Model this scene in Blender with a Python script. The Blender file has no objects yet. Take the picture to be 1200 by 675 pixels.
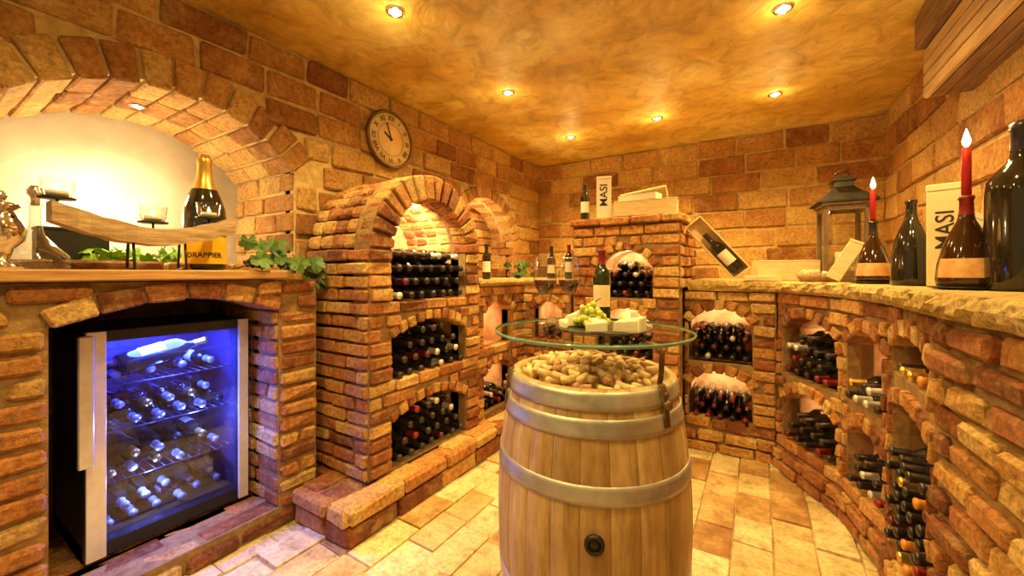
import bpy, bmesh, math, random
from mathutils import Vector, Matrix, Euler
random.seed(7)
R=random.random
def rr(a,b): return a+(b-a)*R()
V=Vector
scn=bpy.context.scene
COL=scn.collection
X=V((1,0,0));Y=V((0,1,0));Z=V((0,0,1))
scn.view_settings.view_transform='Standard'
scn.view_settings.look='None'

# ---------------------------------------------------------------- materials
def nt(name):
    m=bpy.data.materials.new(name); m.use_nodes=True
    t=m.node_tree; b=t.nodes['Principled BSDF']
    return m,t,b
def mixc(t,mode,f,a,b):
    n=t.nodes.new('ShaderNodeMix'); n.data_type='RGBA'; n.blend_type=mode
    for k,v in ((0,f),(6,a),(7,b)):
        if hasattr(v,'is_linked') or hasattr(v,'links'): t.links.new(v,n.inputs[k])
        else: n.inputs[k].default_value=v if k==0 else (*v,1)
    return n.outputs[2]
def noise(t,scale,detail=6,rough=.6,vec=None,dist=0):
    n=t.nodes.new('ShaderNodeTexNoise'); n.inputs['Scale'].default_value=scale
    n.inputs['Detail'].default_value=detail; n.inputs['Roughness'].default_value=rough
    n.inputs['Distortion'].default_value=dist
    t.links.new(vec,n.inputs['Vector']); return n.outputs['Fac']
def ramp(t,fac,stops):
    n=t.nodes.new('ShaderNodeValToRGB'); e=n.color_ramp.elements
    while len(e)<len(stops): e.new(.5)
    for i,(p,c) in enumerate(stops): e[i].position=p; e[i].color=(*c,1) if len(c)==3 else c
    t.links.new(fac,n.inputs['Fac']); return n.outputs['Color']
def coords(t,scale=(1,1,1),obj=True):
    c=t.nodes.new('ShaderNodeTexCoord'); m=t.nodes.new('ShaderNodeMapping'); m.inputs['Scale'].default_value=scale
    t.links.new(c.outputs['Object'],m.inputs['Vector']); return m.outputs['Vector']
def bump(t,b,h,strength,dist):
    n=t.nodes.new('ShaderNodeBump'); n.inputs['Strength'].default_value=strength; n.inputs['Distance'].default_value=dist
    t.links.new(h,n.inputs['Height']); t.links.new(n.outputs['Normal'],b.inputs['Normal'])
def mth(t,op,a,b):
    n=t.nodes.new('ShaderNodeMath'); n.operation=op
    for i,v in enumerate((a,b)):
        if hasattr(v,'links'): t.links.new(v,n.inputs[i])
        else: n.inputs[i].default_value=v
    return n.outputs[0]
def brickmat(name,stops,smear=(.76,.55,.22),sm=.5,rough=.80,bd=.026,dk=.95):
    m,t,b=nt(name); vec=coords(t)
    a=t.nodes.new('ShaderNodeAttribute'); a.attribute_name='bcol'
    n1=noise(t,11,8,.72,vec); n2=noise(t,48,6,.75,vec); n3=noise(t,5,5,.6,vec); n4=noise(t,1.7,4,.6,vec)
    fa=mth(t,'ADD',a.outputs['Fac'],mth(t,'MULTIPLY',mth(t,'SUBTRACT',n3,.5),1.1))
    c=ramp(t,fa,stops)
    d=ramp(t,n2,[(.32,(.36,.31,.26)),(.6,(1.15,1.15,1.15))])
    c=mixc(t,'MULTIPLY',dk,c,d)
    f=ramp(t,n1,[(.50,(0,0,0)),(.68,(sm,sm,sm))])
    c=mixc(t,'MIX',f,c,smear)
    c=mixc(t,'MULTIPLY',1,c,ramp(t,n4,[(.35,(.76,.70,.60)),(.6,(1.04,1.04,1.04))]))
    t.links.new(c,b.inputs['Base Color']); b.inputs['Roughness'].default_value=rough
    bump(t,b,mth(t,'ADD',n1,mth(t,'MULTIPLY',n2,.7)),1.0,bd)
    return m
BR=brickmat('old_brick',[(0,(.26,.075,.018)),(.3,(.50,.165,.04)),(.55,(.68,.29,.07)),(.8,(.78,.42,.11)),(1,(.86,.57,.20))])
BK=brickmat('masonry_block',[(0,(.33,.12,.025)),(.3,(.53,.225,.05)),(.6,(.67,.355,.09)),(1,(.78,.50,.16))],sm=.4,dk=.85)
TL=brickmat('floor_tile',[(0,(.44,.22,.07)),(.25,(.70,.45,.18)),(.6,(.84,.65,.32)),(1,(.90,.78,.46))],smear=(.24,.14,.05),sm=.8,rough=.30,bd=.006,dk=.55)
STN=brickmat('yellow_stone',[(0,(.70,.47,.13)),(1,(.86,.64,.24))],smear=(.95,.78,.38),sm=.4)
def pm(name,c1,c2=None,scale=10,rough=.5,metal=0,bmp=0,bscale=40,emit=None,es=0,stretch=(1,1,1),coat=0):
    m,t,b=nt(name); b.inputs['Roughness'].default_value=rough; b.inputs['Metallic'].default_value=metal
    if c2 is None: c2=tuple(x*.85 for x in c1)
    vec=coords(t,stretch); n=noise(t,scale,6,.6,vec)
    c=ramp(t,n,[(.35,c2),(.65,c1)]); t.links.new(c,b.inputs['Base Color'])
    if bmp: bump(t,b,noise(t,bscale,6,.65,vec),bmp,.01)
    if emit: b.inputs['Emission Color'].default_value=(*emit,1); b.inputs['Emission Strength'].default_value=es
    if coat: b.inputs['Coat Weight'].default_value=coat
    return m
MORT=pm('mortar',(.36,.22,.08),(.20,.11,.04),20,.95,bmp=.8,bscale=60)
MORTL=pm('light_mortar',(.62,.43,.17),(.42,.27,.10),20,.95,bmp=.8,bscale=60)
PLAS=pm('niche_plaster',(.76,.47,.25),(.50,.25,.11),9,.9,bmp=.9,bscale=20)
PLASG=pm('niche_back_plaster',(.58,.50,.36),(.44,.37,.25),3,.9,bmp=.4,bscale=12)
def ceilmat():
    m,t,b=nt('ochre_stucco'); vec=coords(t)
    n1=noise(t,1.5,6,.6,vec,.3); n2=noise(t,6,9,.68,vec,1.0)
    c=ramp(t,n1,[(.34,(.62,.36,.06)),(.5,(.80,.54,.12)),(.64,(.94,.76,.28))])
    d=ramp(t,n2,[(.36,(.72,.67,.56)),(.5,(.97,.96,.93)),(.62,(1.10,1.10,1.10))])
    c=mixc(t,'MULTIPLY',1,c,d); t.links.new(c,b.inputs['Base Color']); b.inputs['Roughness'].default_value=.42
    bump(t,b,n2,1,.05); return m
CEIL=ceilmat()
def glassmat(name,tint,f0=.05,f1=.55,pw=4,rough=.02):
    m=bpy.data.materials.new(name); m.use_nodes=True; t=m.node_tree; t.nodes.clear()
    o=t.nodes.new('ShaderNodeOutputMaterial'); mx=t.nodes.new('ShaderNodeMixShader')
    lw=t.nodes.new('ShaderNodeLayerWeight'); lw.inputs['Blend'].default_value=.5
    f=mth(t,'ADD',mth(t,'MULTIPLY',mth(t,'POWER',lw.outputs['Facing'],pw),f1),f0)
    tr=t.nodes.new('ShaderNodeBsdfTransparent'); tr.inputs['Color'].default_value=(*tint,1)
    gl=t.nodes.new('ShaderNodeBsdfGlossy'); gl.inputs['Roughness'].default_value=rough
    t.links.new(f,mx.inputs[0]); t.links.new(tr.outputs[0],mx.inputs[1]); t.links.new(gl.outputs[0],mx.inputs[2])
    t.links.new(mx.outputs[0],o.inputs[0]); return m
GLASS=glassmat('clear_glass',(.96,.97,.95))
WGLASS=glassmat('wine_glass_glass',(.95,.96,.93),.10,.9,2.2)
DGLASS=glassmat('cooler_door_glass',(.40,.47,.84),.10,.4,3)
GLTOP=glassmat('table_glass',(.90,.96,.91),.06,.36,4)
GLEDGE=pm('glass_edge',(.20,.38,.26),(.12,.26,.17),8,.10)
BOT=pm('dark_bottle_glass',(.010,.010,.008),(.02,.016,.010),5,.08,coat=.6)
BOTG=pm('green_bottle_glass',(.022,.03,.006),(.012,.02,.004),5,.07,coat=.6)
BOTB=pm('brown_bottle_glass',(.05,.018,.006),(.03,.010,.004),5,.09,coat=.5)
WOODB=pm('barrel_oak',(.62,.42,.20),(.42,.27,.12),5,.55,bmp=.25,bscale=20,stretch=(6,6,.8))
OAK=pm('oak_board',(.52,.28,.09),(.30,.14,.045),5,.42,bmp=.3,bscale=12,stretch=(8,1,8))
PINE=pm('pine_box_wood',(.86,.68,.38),(.72,.52,.26),6,.6,bmp=.15,stretch=(2,8,8))
DWOOD=pm('driftwood',(.52,.36,.20),(.30,.18,.09),8,.7,bmp=.5,bscale=25,stretch=(6,1,6))
BEAM=pm('aged_beam_wood',(.22,.11,.04),(.11,.05,.02),5,.7,bmp=.4,bscale=16,stretch=(8,1,8))
BEAML=pm('light_plank_wood',(.48,.29,.12),(.32,.19,.08),5,.6,bmp=.3,bscale=16,stretch=(8,1,8))
HOOP=pm('galvanised_hoop',(.58,.55,.49),(.36,.33,.29),9,.42,metal=.6,bmp=.1)
STEEL=pm('brushed_steel',(.80,.79,.76),(.7,.69,.66),30,.3,metal=.6)
DSTEEL=pm('dark_wire_steel',(.25,.25,.28),(.18,.18,.2),30,.3,metal=.8)
ALU=pm('aluminium_trim',(.85,.82,.76),(.76,.73,.68),30,.35,metal=.4)
CHROME=pm('chrome',(.8,.8,.8),(.7,.7,.7),5,.08,metal=1)
BLACK=pm('black_plastic',(.015,.015,.015),(.01,.01,.01),5,.4)
IRON=pm('dark_iron',(.05,.045,.04),(.03,.025,.02),15,.45,metal=.7)
PEWTER=pm('pewter_roof',(.10,.09,.075),(.05,.045,.035),10,.4,metal=.8)
LWOOD=pm('lantern_wood',(.22,.14,.07),(.13,.08,.04),8,.6,stretch=(8,8,1))
CORK=pm('cork_wood',(.88,.66,.35),(.66,.44,.20),60,.85,bmp=.3,bscale=90)
CORKD=pm('darker_cork',(.66,.43,.20),(.46,.27,.11),60,.85,bmp=.3,bscale=90)
CORK2=pm('stained_cork',(.50,.27,.14),(.34,.15,.08),40,.85,bmp=.3,bscale=90)
CLAY=pm('white_paper',(.88,.82,.68),(.82,.75,.60),6,.7)
YEL=pm('yellow_label',(.95,.60,.015),(.90,.52,.01),6,.5)
CREAM=pm('cream_label',(.88,.72,.42),(.80,.62,.32),12,.6)
ORL=pm('orange_brown_label',(.62,.28,.08),(.78,.50,.20),30,.6)
GOLD=pm('gold_foil',(.85,.58,.16),(.72,.46,.10),20,.28,metal=.8)
RED=pm('red_foil',(.26,.015,.010),(.18,.012,.008),10,.35)
PURP=pm('purple_foil',(.12,.015,.03),(.08,.01,.02),10,.35)
ORG=pm('orange_foil',(.70,.27,.03),(.60,.20,.02),10,.35)
WHT=pm('silver_foil',(.75,.72,.66),(.6,.57,.5),10,.3,metal=.4)
BLK=pm('black_foil',(.03,.022,.02),(.02,.015,.015),10,.3)
CANDLE=pm('red_wax',(.62,.02,.015),(.50,.015,.01),8,.4)
WAX=pm('white_wax',(.9,.82,.66),(.85,.75,.55),8,.5)
FLAME=pm('candle_flame',(1,.8,.4),None,5,.5,emit=(1,.70,.28),es=35)
BULB=pm('lamp_bulb',(1,.9,.7),None,5,.5,emit=(1,.88,.62),es=30)
LEAF=pm('vine_leaf',(.08,.17,.02),(.035,.085,.01),14,.5,bmp=.3)
LEAFB=pm('bright_leaf',(.32,.54,.04),(.16,.34,.02),14,.5,bmp=.3)
GRD=pm('dark_grape',(.06,.03,.06),(.03,.02,.04),10,.3)
GRW=pm('white_grape',(.60,.62,.11),(.42,.47,.05),20,.22,coat=.4)
CHEESE=pm('cheese',(.94,.88,.68),(.86,.76,.48),14,.6,bmp=.2)
WINE=pm('red_wine',(.10,.003,.004),(.06,.002,.003),3,.05)
FACE=pm('aged_clock_face',(.95,.78,.42),(.82,.58,.25),5,.6)
BRASS=pm('aged_brass',(.20,.11,.04),(.12,.06,.025),12,.4,metal=.5)
INK=pm('dark_ink',(.03,.018,.01),None,5,.6)
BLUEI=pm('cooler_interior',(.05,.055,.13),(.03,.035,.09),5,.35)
SLATE=pm('slate_plate',(.04,.04,.035),(.025,.025,.02),12,.35)

# ---------------------------------------------------------------- mesh helpers
class MB:
    def __init__(s): s.v=[];s.f=[];s.m=[];s.c=[]
    def add(s,vs,fs,mat=0,col=.5):
        o=len(s.v); s.v+= [tuple(p) for p in vs]; s.c+=[col]*len(vs)
        for f in fs: s.f.append([i+o for i in f]); s.m.append(mat)
    def mesh(s,name,mats,smooth=True):
        me=bpy.data.meshes.new(name); me.from_pydata(s.v,[],s.f)
        for m in mats: me.materials.append(m)
        me.polygons.foreach_set('material_index',s.m)
        me.polygons.foreach_set('use_smooth',[smooth]*len(s.f))
        a=me.attributes.new('bcol','FLOAT','POINT'); a.data.foreach_set('value',s.c)
        me.update(); return me
def mkobj(name,me,parent=None,M=None):
    o=bpy.data.objects.new(name,me); COL.objects.link(o)
    if parent: o.parent=parent
    if M is not None: o.matrix_basis=M
    return o
def tag(o,label,cat,group=None):
    o['label']=label; o['category']=cat
    if group: o['group']=group
    return o
def empty(name,M): 
    o=mkobj(name,None,None,M); o.empty_display_size=.05; return o
_K=[(sx,sy,sz) for sx in (-1,1) for sy in (-1,1) for sz in (-1,1)]
def _tmpl():
    idx={}; vt=[]
    for k in _K:
        for a in range(3): idx[(k,a)]=len(vt); vt.append((k,a))
    def pos(i,c=.2):
        k,a=vt[i]; return V([k[j]*(1 if j==a else 1-c) for j in range(3)])
    fs=[]
    for a in range(3):
        o=[j for j in range(3) if j!=a]
        for s in (-1,1):
            q=[]
            for (p,r) in ((-1,-1),(1,-1),(1,1),(-1,1)):
                k=[0,0,0];k[a]=s;k[o[0]]=p;k[o[1]]=r; q.append(idx[(tuple(k),a)])
            fs.append(q)
    for e in range(3):
        o=[j for j in range(3) if j!=e]
        for p in (-1,1):
            for r in (-1,1):
                k1=[0,0,0];k1[e]=-1;k1[o[0]]=p;k1[o[1]]=r;k2=list(k1);k2[e]=1
                k1=tuple(k1);k2=tuple(k2)
                fs.append([idx[(k1,o[0])],idx[(k2,o[0])],idx[(k2,o[1])],idx[(k1,o[1])]])
    for k in _K: fs.append([idx[(k,0)],idx[(k,1)],idx[(k,2)]])
    out=[]
    for f in fs:
        p=[pos(i) for i in f]; n=(p[1]-p[0]).cross(p[2]-p[0]); c=sum(p,V())/len(p)
        out.append(f if n.dot(c)>0 else f[::-1])
    return vt,out
_VT,_FS=_tmpl()
def brick(mb,C,A,B,N,ha,hb,hn,ch=.008,jit=.003,mat=0,col=None,taper=0):
    h=(ha,hb,hn); ax=(A,B,N); vs=[]; ch=min(ch,.45*min(h))
    jk={k:(rr(-jit,jit),rr(-jit,jit),rr(-jit,jit)) for k in _K} if jit else None
    for k,a in _VT:
        p=V(C); 
        for j in range(3):
            d=k[j]*(h[j]-(0 if j==a else ch))
            if j==0 and taper: d*=1+taper*k[1]
            if jit: d+=jk[k][j]+rr(-jit,jit)*.35
            p=p+ax[j]*d
        vs.append(p)
    mb.add(vs,_FS,mat,R() if col is None else col)
def box(mb,x0,x1,y0,y1,z0,z1,ch=.002,mat=0,jit=0,col=.5):
    brick(mb,V(((x0+x1)/2,(y0+y1)/2,(z0+z1)/2)),X,Y,Z,(x1-x0)/2,(y1-y0)/2,(z1-z0)/2,ch,jit,mat,col)
L=box
def arc(op):
    u0,u1,z0,zs,ri=op; w=(u1-u0)/2; r=(w*w+ri*ri)/(2*ri); cz=zs+ri-r
    return (u0+u1)/2,cz,r,math.atan2(w,zs-cz),w
def lay(mb,O,U,W,N,Ln,H0,H1,course=.08,blen=.21,ops=(),rt=.075,prot=.018,depth=.11,joint=.014,ch=.007,jit=.0045,mat=0):
    n=max(1,round((H1-H0)/course)); h=(H1-H0)/n
    for i in range(n):
        v=H0+i*h; m=v+h/2; iv=[(0,Ln)]
        for op in ops:
            u0,u1,z0,zs,ri=op; cu,cz,r,ph,w=arc(op)
            if m<z0 or m>zs+ri+rt: continue
            if m<zs: a,b=u0,u1
            else:
                q=(r+rt)**2-(m-cz)**2
                if q<=0: continue
                q=math.sqrt(q); a,b=cu-q,cu+q
            nv=[]
            for (s,e) in iv:
                if b<=s or a>=e: nv.append((s,e)); continue
                if a>s: nv.append((s,a))
                if b<e: nv.append((b,e))
            iv=nv
        for (s,e) in iv:
            if e-s<.02: continue
            x=s; first=True
            while x<e-1e-4:
                l=blen*rr(.82,1.15)
                if first and i%2: l*=.5
                first=False
                if e-(x+l)<.4*blen: l=e-x
                C=O+U*(x+l/2)+W*(v+h/2)+N*(prot-depth/2+rr(-.008,.008))
                brick(mb,C,U,W,N,l/2-joint/2,h/2-joint/2,depth/2,ch,jit,mat)
                x+=l
def ring(mb,O,U,W,N,op,rt=.075,wd=.075,prot=.022,depth=.12,d0=0,mat=0,ch=.007,jn=.007,inn=.010):
    cu,cz,r,ph,w=arc(op); rm=r+rt/2-inn; n=max(3,round(2*ph*rm/wd)); st=2*ph/n
    for i in range(n):
        a=-ph+(i+.5)*st
        rad=U*math.sin(a)+W*math.cos(a); tan=U*math.cos(a)-W*math.sin(a)
        C=O+U*cu+W*cz+rad*(rm+rr(-.004,.004))+N*(prot-depth/2-d0+rr(-.003,.003))
        brick(mb,C,tan,rad,N,rm*st/2-jn,rt/2,depth/2-.003,ch,.004,mat,None,rt/2/rm)
def prof(op,n=14):
    u0,u1,z0,zs,ri=op; cu,cz,r,ph,w=arc(op)
    return [(u0,z0)]+[(cu-r*math.sin(ph-2*ph*i/n),cz+r*math.cos(ph-2*ph*i/n)) for i in range(n+1)]+[(u1,z0)]
def tube(mb,O,U,W,N,op,d1,d0=-.02,mat=1,back=None):
    p=prof(op); n=len(p)
    vs=[O+U*a+W*b+N*d0 for a,b in p]+[O+U*a+W*b+N*(-d1) for a,b in p]
    mb.add(vs,[[i,(i+1)%n,n+(i+1)%n,n+i] for i in range(n)],mat)
    mb.add([O+U*a+W*b+N*(-d1) for a,b in p],[list(range(n))],mat if back is None else back)
def fillpoly(mb,O,U,W,N,outer,holes,d0,d1,mat=1):
    cu=bpy.data.curves.new('t','CURVE'); cu.dimensions='2D'; cu.fill_mode='BOTH'; cu.extrude=abs(d0-d1)/2
    for lp in [outer]+holes:
        s=cu.splines.new('POLY'); s.points.add(len(lp)-1)
        for i,(a,b) in enumerate(lp): s.points[i].co=(a,b,0,1)
        s.use_cyclic_u=True
    ob=bpy.data.objects.new('t',cu); COL.objects.link(ob)
    dg=bpy.context.evaluated_depsgraph_get(); dg.update()
    me=bpy.data.meshes.new_from_object(ob.evaluated_get(dg)); mid=(d0+d1)/2
    vs=[O+U*v.co.x+W*v.co.y+N*(v.co.z+mid) for v in me.vertices]
    mb.add(vs,[list(p.vertices) for p in me.polygons],mat)
    bpy.data.objects.remove(ob); bpy.data.curves.remove(cu); bpy.data.meshes.remove(me)
def facade(mb,O,U,N,Ln,H0,H1,ops,course=.078,blen=.21,rt=.075,depth=.11,tubed=.45,outer=None,wd=.072):
    if outer is None: outer=[(0,H0),(Ln,H0),(Ln,H1),(0,H1)]
    lay(mb,O,U,Z,N,Ln,H0,H1,course,blen,ops,rt,depth=depth)
    fillpoly(mb,O,U,Z,N,outer,[prof(o) for o in ops],0,-depth,1)
    for o in ops:
        ring(mb,O,U,Z,N,o,rt,wd,depth=depth+.02)
        tube(mb,O,U,Z,N,o,tubed,-.05,2)
def lathe(profile,seg=20):
    vs=[];fs=[]
    for r,z in profile:
        for i in range(seg):
            a=2*math.pi*i/seg; vs.append(V((max(r,1e-4)*math.cos(a),max(r,1e-4)*math.sin(a),z)))
    for k in range(len(profile)-1):
        for i in range(seg):
            j=(i+1)%seg; fs.append([k*seg+i,k*seg+j,(k+1)*seg+j,(k+1)*seg+i])
    return vs,fs
def lobj(name,profile,mat,parent=None,M=None,seg=20):
    mb=MB(); v,f=lathe(profile,seg); mb.add(v,f); return mkobj(name,mb.mesh(name,[mat]),parent,M)
def T(x,y,z): return Matrix.Translation((x,y,z))
def RZ(a): return Matrix.Rotation(a,4,'Z')
def RX(a): return Matrix.Rotation(a,4,'X')
def RY(a): return Matrix.Rotation(a,4,'Y')
def facecam(x,y): return math.atan2(-x,y)
def textmesh(s,size,bold=0):
    cu=bpy.data.curves.new('tx','FONT'); cu.body=s; cu.size=size; cu.align_x='CENTER'; cu.align_y='CENTER'; cu.resolution_u=3; cu.offset=bold
    ob=bpy.data.objects.new('tx',cu); COL.objects.link(ob)
    dg=bpy.context.evaluated_depsgraph_get(); dg.update()
    me=bpy.data.meshes.new_from_object(ob.evaluated_get(dg))
    bpy.data.objects.remove(ob); me.materials.clear()
    return me
def cyl(mb,p0,p1,r,seg=10,mat=0):
    p0=V(p0);p1=V(p1);d=(p1-p0).normalized(); a=d.orthogonal().normalized(); b=d.cross(a)
    vs=[p+ (a*math.cos(2*math.pi*i/seg)+b*math.sin(2*math.pi*i/seg))*r for p in (p0,p1) for i in range(seg)]
    fs=[[i,(i+1)%seg,seg+(i+1)%seg,seg+i] for i in range(seg)]+[list(range(seg))[::-1],list(range(seg,2*seg))]
    mb.add(vs,fs,mat)
def pipe(mb,pts,r,seg=8,mat=0):
    for a,b in zip(pts[:-1],pts[1:]): cyl(mb,a,b,r,seg,mat)
def sphere(mb,c,r,mat=0,sz=1,seg=10):
    pr=[(r*math.sin(math.pi*i/8),-r*sz*math.cos(math.pi*i/8)) for i in range(9)]
    v,f=lathe(pr,seg); mb.add([V(c)+p for p in v],f,mat)

# ---------------------------------------------------------------- camera
cam=bpy.data.cameras.new('camera'); co=bpy.data.objects.new('camera',cam); COL.objects.link(co)
co.location=(0,0,1.3); co.rotation_euler=(math.radians(90),0,math.radians(31.8))
cam.sensor_width=36; cam.lens=14.01; cam.shift_y=-18.5/1200; cam.clip_start=.02
scn.camera=co

XL=-2.34; YB=4.39; XR=.89; ZC=2.6
def struct(name,mb,mats,smooth=False): 
    o=mkobj(name,mb.mesh(name,mats,smooth)); o['kind']='structure'; return o
BM=[BR,MORT,PLAS]
# ---------------------------------------------------------------- room shell
mb=MB(); lay(mb,V((-2.3,-.9,0)),Y,X,Z,4.3,0,3.2,course=.17,blen=.27,prot=.003,depth=.03,joint=.007,ch=.003,jit=.0022)
mb.add([(-3.2,-1.2,-.008),(1.2,-1.2,-.008),(1.2,4.6,-.008),(-3.2,4.6,-.008)],[[0,1,2,3]],1)
struct('floor',mb,[TL,pm('floor_grout',(.54,.37,.17),(.32,.21,.09),20,.95,bmp=.5)])
mb=MB(); n=40
for i in range(n+1):
    for j in range(n+1): mb.v.append((-3.2+4.4*i/n,-1.2+5.8*j/n,ZC+rr(0,.003))); mb.c.append(.5)
for i in range(n):
    for j in range(n): mb.f.append([i*(n+1)+j,i*(n+1)+j+1,(i+1)*(n+1)+j+1,(i+1)*(n+1)+j]); mb.m.append(0)
struct('ceiling',mb,[CEIL],True)
WK=dict(prot=.018,joint=.018,ch=.010,jit=.007)
OL=V((XL,-.6,0)); bigA=(.77,1.93,1.30,1.90,.27); nicA=(3.35,4.40,1.24,1.65,.40)
mb=MB()
lay(mb,OL,Y,Z,X,YB+.6,1.2,ZC,course=.155,blen=.33,ops=[bigA,nicA],rt=.14,depth=.1,**WK)
fillpoly(mb,OL,Y,Z,X,[(0,1.2),(YB+.6,1.2),(YB+.6,ZC),(0,ZC)],[prof(bigA),prof(nicA)],0,-.1,1)
tube(mb,OL,Y,Z,X,bigA,.70,-.05,1,3); tube(mb,OL,Y,Z,X,nicA,.32,-.05,1,0)
for k in range(3): ring(mb,OL,Y,Z,X,bigA,.16,.115,.026,.235,.235*k,jn=.009,inn=.026)
ring(mb,OL,Y,Z,X,nicA,.12,.085,.026,.16); ring(mb,OL,Y,Z,X,nicA,.12,.085,0,.16,.16)
lay(mb,V((XL-.69,1.33,0)),X,Z,-Y,.68,1.3,1.90,course=.11,blen=.26,prot=.018,depth=.05,joint=.016)
lay(mb,V((XL,.17,0)),-X,Z,Y,.68,1.3,1.90,course=.11,blen=.26,prot=.018,depth=.05,joint=.016)
lay(mb,V((XL-.3,3.80,0)),X,Z,-Y,.3,1.24,1.65,course=.08,blen=.2,prot=.015,depth=.05)
lay(mb,V((XL-.3,2.75,0)),Y,Z,X,1.05,1.24,1.95,course=.09,blen=.24,prot=.015,depth=.03)
box(mb,XL-.1,XL-.005,1.31,YB,0,1.2,mat=1)
struct('wall_left',mb,[BK,MORTL,MORT,PLASG])
mb=MB(); lay(mb,V((XL,YB,0)),X,Z,-Y,XR-XL,1.0,ZC,course=.178,blen=.38,depth=.08,**WK)
box(mb,XL-.1,XR+.1,YB,YB+.1,0,ZC,mat=1); struct('wall_back',mb,[BK,MORTL])
mb=MB(); lay(mb,V((XR,.2,0)),Y,Z,-X,YB-.2,1.0,ZC,course=.178,blen=.40,depth=.08,**WK)
box(mb,XR,XR+.1,.2,YB+.1,0,ZC,mat=1); struct('wall_right',mb,[BK,MORTL])

# ---------------------------------------------------------------- brick units
def unit(name,mb,label,cat,mats=BM): return tag(mkobj(name,mb.mesh(name,mats,False)),label,cat)
XF=-2.08
mb=MB(); OF=V((XF,-.6,0)); fop=(.925,1.70,.10,1.107,.085)
lay(mb,OF,Y,Z,X,1.90,0,1.262,ops=[fop],rt=.07,depth=.13,blen=.23,joint=.018,ch=.011,jit=.006)
fillpoly(mb,OF,Y,Z,X,[(0,0),(1.9,0),(1.9,1.262),(0,1.262)],[prof(fop)],0,-.25,1)
ring(mb,OF,Y,Z,X,fop,.075,.13,.022,.24)
tube(mb,OF,Y,Z,X,fop,.80,-.2,1,1)
lay(mb,V((XF-.78,1.10,0)),X,Z,-Y,.78,.10,1.107,prot=.014,depth=.05)
lay(mb,V((XF-.6,.33,.10)),Y,X,Z,.77,0,.60,course=.12,blen=.24,prot=.004,depth=.04)
lay(mb,V((XF,1.30,0)),-X,Z,Y,.23,0,1.26,prot=.005,depth=.05)
unit('brick_base_wall',mb,'rough red brick wall base with arched recess under oak shelf','brick wall')
mb=MB(); px=-1.62
lay(mb,V((px,1.17,0)),Y,Z,X,1.88,0,.105,course=.105,blen=.3,prot=.006,depth=.1,jit=.004)
lay(mb,V((px,1.17,0)),Y,Z,X,1.88,.105,.190,course=.085,blen=.30,prot=.018,depth=.14,jit=.005,ch=.012,joint=.010)
lay(mb,V((XF+.03,1.17,0)),X,Z,-Y,.43,0,.105,course=.105,blen=.3,prot=.006,depth=.1,jit=.004)
lay(mb,V((XF+.03,1.17,0)),X,Z,-Y,.43,.105,.190,course=.085,blen=.30,prot=.018,depth=.1,jit=.005,ch=.012,joint=.010)
lay(mb,V((-2.04,1.19,.190)),Y,X,Z,1.86,0,.42,course=.14,blen=.28,prot=-.002,depth=.04)
lay(mb,V((-2.30,1.33,.190)),Y,X,Z,1.70,0,.26,course=.13,blen=.28,prot=-.002,depth=.04)
box(mb,XF+.04,px-.04,1.2,3.04,0,.176,mat=1)
unit('brick_plinth',mb,'low worn brick plinth with red capping running along rack base','plinth')
XA=-1.74; y0=1.378
OA=V((XA,y0,0)); o1=(.152,.809,1.12,1.43,.3284); o2=(.152,.809,.67,.93,.09); o3=(.152,.809,.20,.46,.09)
sc=[(0,.195),(.96,.195)]+[(.48+.47*math.cos(a),1.43+.47*math.sin(a)) for a in [math.pi*i/20 for i in range(21)]]
ov=(.152,.808,1.12,1.43,.328)
mb=MB(); lay(mb,OA,Y,Z,X,.96,.195,1.43,ops=[o1,o2,o3],rt=.06,depth=.13,blen=.2,course=.073)
fillpoly(mb,OA,Y,Z,X,sc,[prof(o) for o in (o1,o2,o3)],0,-.13,1)
ring(mb,OA,Y,Z,X,ov,.15,.078,.026,.13)
for k in range(1,5): ring(mb,OA,Y,Z,X,ov,.15,.078,.0,.110,.110*k+.01,jn=.007,ch=.012)
for o in (o2,o3): ring(mb,OA,Y,Z,X,o,.06,.07,.02,.13)
for o in (o1,o2,o3): tube(mb,OA,Y,Z,X,o,.55,-.06,2)
lay(mb,V((XL+.04,y0,0)),X,Z,-Y,.56,.195,1.43,depth=.1,blen=.2,course=.073)
lay(mb,V((XA,y0+.96,0)),-X,Z,Y,.56,.195,1.43,depth=.1,blen=.2,course=.073)
unit('brick_wine_rack',mb,'tall arched red brick wine rack with three lit tiers','wine rack')
mb=MB(); OC=V((-1.78,2.36,0)); c1=(.10,.52,.70,.98,.10); c2=(.10,.52,.22,.50,.10)
facade(mb,OC,Y,X,.69,.195,1.19,[c1,c2],rt=.06,tubed=.4)
OC2=V((-1.78,3.05,0)); d1=(.10,.38,.70,.98,.08); d2=(.10,.38,.22,.50,.08)
facade(mb,OC2,X,-Y,.46,.195,1.19,[d1,d2],rt=.06,tubed=.45)
unit('brick_corner_rack',mb,'low corner brick wine rack under countertop with small niches','wine rack')
mb=MB(); OR_=V((-1.297,3.05,0)); e1=(.20,.63,1.10,1.34,.14); e2=(.20,.63,.64,.93,.10); e3=(.20,.63,.20,.47,.10)
facade(mb,OR_,X,-Y,.818,0,1.66,[e1,e2,e3],rt=.065,tubed=.45)
lay(mb,V((-.479,3.05,0)),Y,Z,X,.7,1.18,1.66,depth=.08)
lay(mb,V((-1.297,3.75,0)),-Y,Z,-X,.7,1.25,1.66,depth=.08)
lay(mb,V((-1.32,3.03,0)),X,Z,-Y,.86,1.66,1.73,course=.07,blen=.24,prot=.02,depth=.2,ch=.01)
lay(mb,V((-.46,3.05,0)),Y,Z,X,.7,1.66,1.73,course=.07,blen=.24,prot=.02,depth=.2,ch=.01)
box(mb,-1.29,-.5,3.06,3.75,1.6,1.728,mat=1); box(mb,-1.29,-.49,3.55,3.75,0,1.65,mat=1)
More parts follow.
